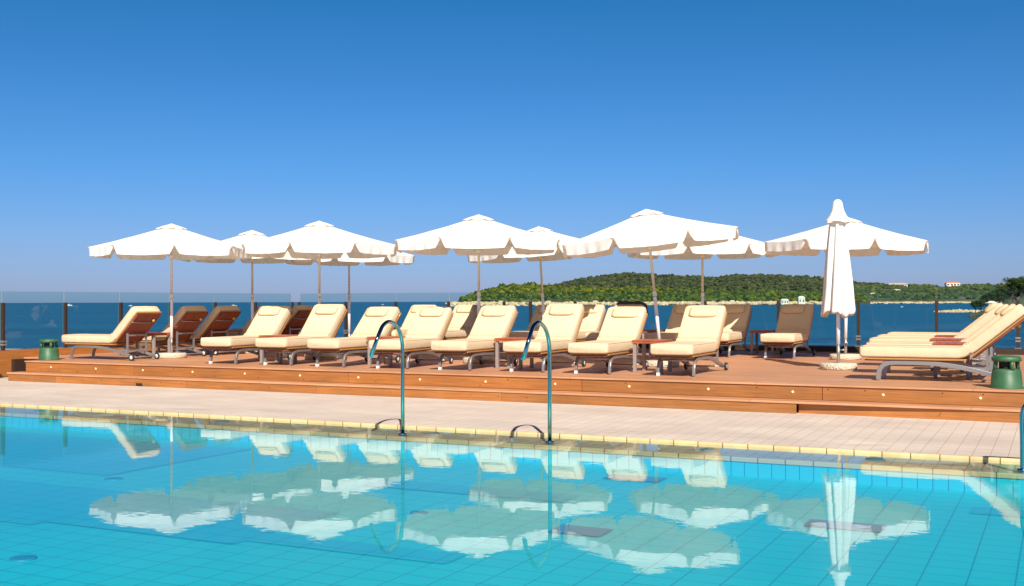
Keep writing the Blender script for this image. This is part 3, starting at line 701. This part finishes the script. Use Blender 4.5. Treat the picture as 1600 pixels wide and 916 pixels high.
def hill(name, x0, x1, shore, crest, dn, df, nx=70, ny=14, shape=.75):
    m = MB(); vs = []
    for i in range(nx+1):
        px = x0 + (x1-x0)*i/nx; zc_ = hz(px, interp(crest, px), df)
        for j in range(ny+1):
            q = j/ny; d_ = interp(shore, px) + (df-interp(shore, px))*q
            z = SEA - 1 + (zc_-SEA+1)*(q**shape) + (6 if 0 < j else 0)*noise.noise((px*.02, q*4, 1))*q
            vs.append(far(px, d_, z))
        vs.append(far(px, df*1.15, SEA-1))
    k = ny+2
    m.add(vs, [(i*k+j, (i+1)*k+j, (i+1)*k+j+1, i*k+j+1) for i in range(nx) for j in range(k-1)], True)
    return tag(m.build(name, m_soil), kind='structure')
ICO = None
def ico():
    global ICO
    if ICO is None:
        bm = bmesh.new(); bmesh.ops.create_icosphere(bm, subdivisions=1, radius=1); ICO = ([v.co.copy() for v in bm.verts], [tuple(v.index for v in f.verts) for f in bm.faces]); bm.free()
    return ICO
def crowns(name, mat, x0, x1, shore, crest, dn, df, count, size, shape=.75, q0=.02, label=None, gap=None, tall=.85):
    V_, F_ = ico(); m = MB()
    for c_ in range(count):
        px = random.uniform(x0, x1); q = q0 + (1-q0)*random.random()**.8
        if gap and noise.noise((px*.035, q*5, 7)) > gap: continue
        sh_ = interp(shore, px); d_ = sh_ + (df-sh_)*q
        z = SEA - 1 + (hz(px, interp(crest, px), df)-SEA+1)*(q**shape)
        s0 = size*random.uniform(.55, 1.25); p = far(px, d_, z + s0*tall*.45 - size*.35); sd_ = random.random()*100
        for b in range(5):
            s1 = s0*random.uniform(.28, .52); of = Vector((random.uniform(-.62, .62), random.uniform(-.62, .62), random.uniform(-.25, .42)))*s0
            vs = []
            for v in V_:
                k = 1 + .8*noise.noise(v*2.6 + Vector((sd_, b*9, 0)))
                vs.append(p + of + Vector((v.x*s1*k, v.y*s1*k, v.z*s1*k*tall)))
            m.add(vs, F_, False)
    o = m.build(name, mat); return tag(o, label, None, None, 'stuff')
# wooded point
shA = [(700,1880),(730,1900),(800,2000),(1000,2100),(1340,2350)]
crA = [(700,0),(712,0),(722,4),(735,9),(760,17),(790,24),(830,27),(850,25),(880,20),(940,19),(1010,19),(1060,15),(1130,14),(1200,14),(1300,10),(1360,6)]
crA = [(a_, b_-2.5) for a_, b_ in crA]
hill('wooded_point', 700, 1360, shA, crA, 0, 2600, shape=.6)
crowns('pine_wood', m_for, 722, 1350, [(a_, b_+25) for a_, b_ in shA], crA, 0, 2600, 3600, 10.0, .6, .03, tall=.9)
# ridge behind
shB = [(840,3000),(1700,3000)]
crB = [(840,16),(862,24),(880,30),(905,34),(930,38),(955,42),(985,44),(1005,43),(1030,41),(1060,39),(1085,40),(1110,36),(1130,39),(1165,41),(1200,40),(1240,39),(1280,36),(1340,28),(1380,26),(1440,25),(1470,22),(1510,23),(1560,27),(1640,30)]
crB = [(a_, b_-2) for a_, b_ in crB]
hill('far_ridge', 840, 1700, shB, crB, 0, 4200, nx=90, shape=.9)
crowns('ridge_scrub', m_mac, 850, 1380, shB, crB, 0, 4200, 4200, 13.0, .9, .35, tall=.7)
# coast to the right
shC = [(1300,2550),(1400,2650),(1700,2650)]
crC = [(1280,0),(1320,22),(1400,23),(1470,21),(1530,22),(1640,25)]
hill('right_coast', 1300, 1700, shC, crC, 0, 3800, shape=.8)
crowns('coast_scrub', m_coast, 1320, 1640, [(a_, b_+60) for a_, b_ in shC], crC, 0, 3800, 3000, 11.5, .8, .04, gap=.22, tall=.75)
# pale rocky shoreline
def rocks(name, x0, x1, shore, n, h, spread, s0):
    V_, F_ = ico(); m = MB()
    for i in range(n):
        px = x0 + (x1-x0)*(i+random.random())/n; s_ = s0*random.uniform(.5, 1.4); p = far(px, interp(shore, px)+random.uniform(-spread*.2, spread), SEA + random.uniform(0, h)*.6)
        sd_ = random.random()*99
        m.add([p + Vector((v.x*s_*1.6, v.y*s_*1.2, v.z*h*.6))*(1+.5*noise.noise(v*1.7+Vector((sd_, 0, 0)))) for v in V_], F_, False)
    return tag(m.build(name, m_rock), kind='stuff')
rocks('shore_rocks', 714, 1330, [(a_, b_-6) for a_, b_ in shA], 520, 6.5, 22, 4.5)
rocks('shore_rocks', 706, 760, [(a_, b_-22) for a_, b_ in shA], 90, 7, 50, 6)
rocks('coast_rocks', 1310, 1560, [(a_, b_-6) for a_, b_ in shC], 260, 4.5, 12, 6)
# low reef islet
V_, F_ = ico(); m = MB()
for i in range(90):
    q = random.random(); px = 1462 + 76*q; s_ = random.uniform(.5, 1.6); p = far(px, 735+random.uniform(-10, 10), SEA + .2)
    m.add([p + Vector((v.x*s_*1.8, v.y*s_*1.8, v.z*random.uniform(.7, 1.4)*(1.4-abs(q-.5))))*(1+.3*noise.noise(v*1.7+Vector((i, 0, 0)))) for v in V_], F_, False)
tag(m.build('reef_islet', m_rock), 'low pale rocky islet in the bay right of the folded parasol', 'islet', kind='structure')
# near headland at the far right
m = MB(); vs = []
for i in range(25):
    for j in range(9):
        px = 1515 + 300*i/24; q = j/8; d_ = 430+190*q
        z = SEA - .6 + (1.5+9*min(1, (px-1515)/90))*math.sin(math.pi*min(1, q*1.1)/1.2)
        vs.append(far(px, d_, z))
m.add(vs, [(i*9+j, (i+1)*9+j, (i+1)*9+j+1, i*9+j+1) for i in range(24) for j in range(8)], True)
tag(m.build('near_headland', m_soil), kind='structure')
def tree_proto(seed, r, h):
    rnd = random.Random(seed); root = empty('pine_tree')
    m = MB(); m.tube([(0,0,-.5),(.15,0,h*.3),(.1,.2,h*.55),(0,.1,h*.8)], [.38,.30,.2,.08], 7)
    for k in range(5):
        a_ = k*1.26+rnd.random(); z0 = h*(.3+.08*k); m.tube([(.1,.1,z0),(math.cos(a_)*r*.5, math.sin(a_)*r*.5, z0+h*.16)], [.14,.05], 5)
    m.build('trunk', m_bark, root)
    m = MB(); cl = [Vector((rnd.uniform(-1,1)*r*.75, rnd.uniform(-1,1)*r*.75, h*(.42+.5*rnd.random()))) for _ in range(26)]
    for c_ in cl:
        k_ = 1.15-.55*(c_.z/h); c_.x *= k_; c_.y *= k_; cr = rnd.uniform(.22, .42)*r
        for q in range(75):
            dr = Vector((rnd.gauss(0,1), rnd.gauss(0,1), rnd.gauss(0,1))).normalized(); p = c_ + Vector((dr.x, dr.y, dr.z*.65))*cr*rnd.uniform(.55, 1.08)
            s_ = rnd.uniform(.22, .5); t1 = dr.orthogonal().normalized(); t1 = Matrix.Rotation(rnd.uniform(0,6.28), 3, dr) @ t1; t2 = (dr.cross(t1) + dr*rnd.uniform(-.6,.6)).normalized()
            m.add([p+t1*s_, p+t2*s_*.8, p-t1*s_*.7, p-t2*s_*.6], [(0,1,2,3)], False)
    m.build('crown', m_pine, root); return root
tps = [tree_proto(1, 5.2, 11.5), tree_proto(2, 4.6, 9.5), tree_proto(3, 5.8, 12.5)]
first = [True]*3
spots = [(1524,560,.55),(1533,520,.62),(1542,590,.75),(1549,500,.70),(1556,560,.85),(1563,610,.95),(1566,505,.80),(1574,570,.95),(1582,520,.9),(1588,600,1.15),(1596,540,1.02),(1604,590,1.15),(1614,520,1.0),(1625,560,1.1),(1640,530,1.1),(1660,560,1.15)]
for i, (px, d_, s_) in enumerate(spots):
    k = i % 3; o = tps[k] if first[k] else copy_tree(tps[k]); first[k] = False
    z = SEA - .6 + (1.5+9*min(1, (px-1515)/90))*math.sin(math.pi*min(1, (d_-430)/190*1.1)/1.2)
    o.location = far(px, d_, z-.3); o.rotation_euler = (0, 0, i*1.7); o.scale = (s_, s_, s_)
    tag(o, ('outermost small pine at the tip of the near headland' if i == 0 else 'dark green pine in the grove on the near headland at the right edge'), 'pine tree', 'pines on the near headland')
# houses
m_wallw = M('white_render', (.85, .68, .56), .8); m_roof = M('red_roof', (.50, .20, .13), .8); m_win = M('window_dark', (.05, .06, .08), .2)
def house(px, d_, z, L, Wd, H, label, roofm=m_roof, nwin=4, group='houses on the far shore'):
    p = far(px, d_, z); root = empty('house', p, R(AZ)); tag(root, label, 'house', group)
    m = MB(); m.box(-L/2, L/2, -Wd/2, Wd/2, -6, H); m.build('wall', m_wallw, root)
    m = MB(); hh = H*.32; vs = [(-L/2-.6,-Wd/2-.6,H),(L/2+.6,-Wd/2-.6,H),(L/2+.6,Wd/2+.6,H),(-L/2-.6,Wd/2+.6,H),(-L/2+Wd*.3,0,H+hh),(L/2-Wd*.3,0,H+hh)]
    m.add(vs, [(0,1,5,4),(1,2,5),(2,3,4,5),(3,0,4),(3,2,1,0)]); m.build('roof', roofm, root)
    for k in range(nwin):
        x = -L/2 + L*(k+.5)/nwin; m = MB(); m.box(x-L*.08, x+L*.08, -Wd/2-.15, -Wd/2+.1, H*.35, H*.75); m.build('window', m_win, root)
    return root
house(1402, 3650, hz(0,22,3650), 62, 18, 8, 'long low pale villa with pinkish roof on the ridge right of the folded parasol', M('pink_roof', (.55,.34,.28), .8), 6)
house(1488, 3650, hz(0,21,3650), 44, 18, 12, 'white villa with red roof on the ridge near the right')
house(1401, 3200, hz(0,13,3200), 18, 12, 6, 'small white house halfway up the slope below the pale villa', m_wallw, 2)
house(1364, 3000, hz(0,5,3000), 16, 10, 9, 'left one of two pale grey houses low on the slope', m_rock, 2)
house(1373, 2950, hz(0,3,2950), 16, 10, 7, 'right one of two pale grey houses low on the slope', m_rock, 2)
house(1226, 2225, SEA+1, 15, 8, 8, 'white boathouse on the shore above the lone shaded lounger, left one', m_wallw, 3, 'white sheds along the wooded shore')
house(1252, 2235, SEA+1, 13, 8, 12, 'taller white boathouse on the shore beside the left one', m_wallw, 2, 'white sheds along the wooded shore')
for px, lb in ((783, 'tiny white shed under the pines right of the central parasol pole'), (857, 'tiny white shed under the pines right of the tilted pole'), (930, 'tiny white shed under the pines above a second row headrest'), (1144, 'tiny white shed near the water right of the rear pole')):
    house(px, interp(shA, px)+18, SEA+3, 9, 6, 4.5, lb, m_wallw, 2, 'white sheds along the wooded shore')
house(1549, 470, hz(0,-3.5,470)-3.4, 3.2, 2.4, 3.0, 'small white hut on the near headland above the right-hand headrests', m_wallw, 1)

# boats
def boat(px, py, L, label):
    d_ = F*8.0/(py-(473.4-.0029*px)); p = far(px, d_, SEA); root = empty('motorboat', p, R(AZ)+.1); tag(root, label, 'boat', 'small white boats on the sea')
    m = MB(); st = [(-.5,.16,.16),(-.2,.17,.16),(.2,.14,.17),(.4,.07,.19),(.5,.005,.21)]; vs = []
    for (x, w_, h_) in st: vs += [(x*L, -w_*L, h_*L), (x*L, -w_*.6*L, -.05*L), (x*L, w_*.6*L, -.05*L), (x*L, w_*L, h_*L)]
    m.add(vs, [(i*4+j, i*4+(j+1)%4, (i+1)*4+(j+1)%4, (i+1)*4+j) for i in range(4) for j in range(4)] + [(3,2,1,0)]); m.build('hull', m_white, root)
    m = MB(); m.box(-.2*L, .18*L, -.10*L, .10*L, .161*L, .30*L); cb = m.build('cabin', m_white, root, bevel=.01*L)
    m = MB(); m.box(-.15*L, .19*L, -.105*L, .105*L, .21*L, .26*L); m.build('window', m_win, cb)
boat(108, 478.2, 14, 'white motorboat on the sea at far left, largest of the boats')
boat(204, 478.6, 8, 'small white boat on the sea behind the profile lounger')
boat(365, 479.2, 11, 'white boat on the sea left of the pole of the second parasol')
boat(598, 476.5, 6, 'tiny white boat on the sea above the third front row lounger')
boat(1409, 480.0, 3.2, 'tiny white boat in the bay right of the folded parasol')
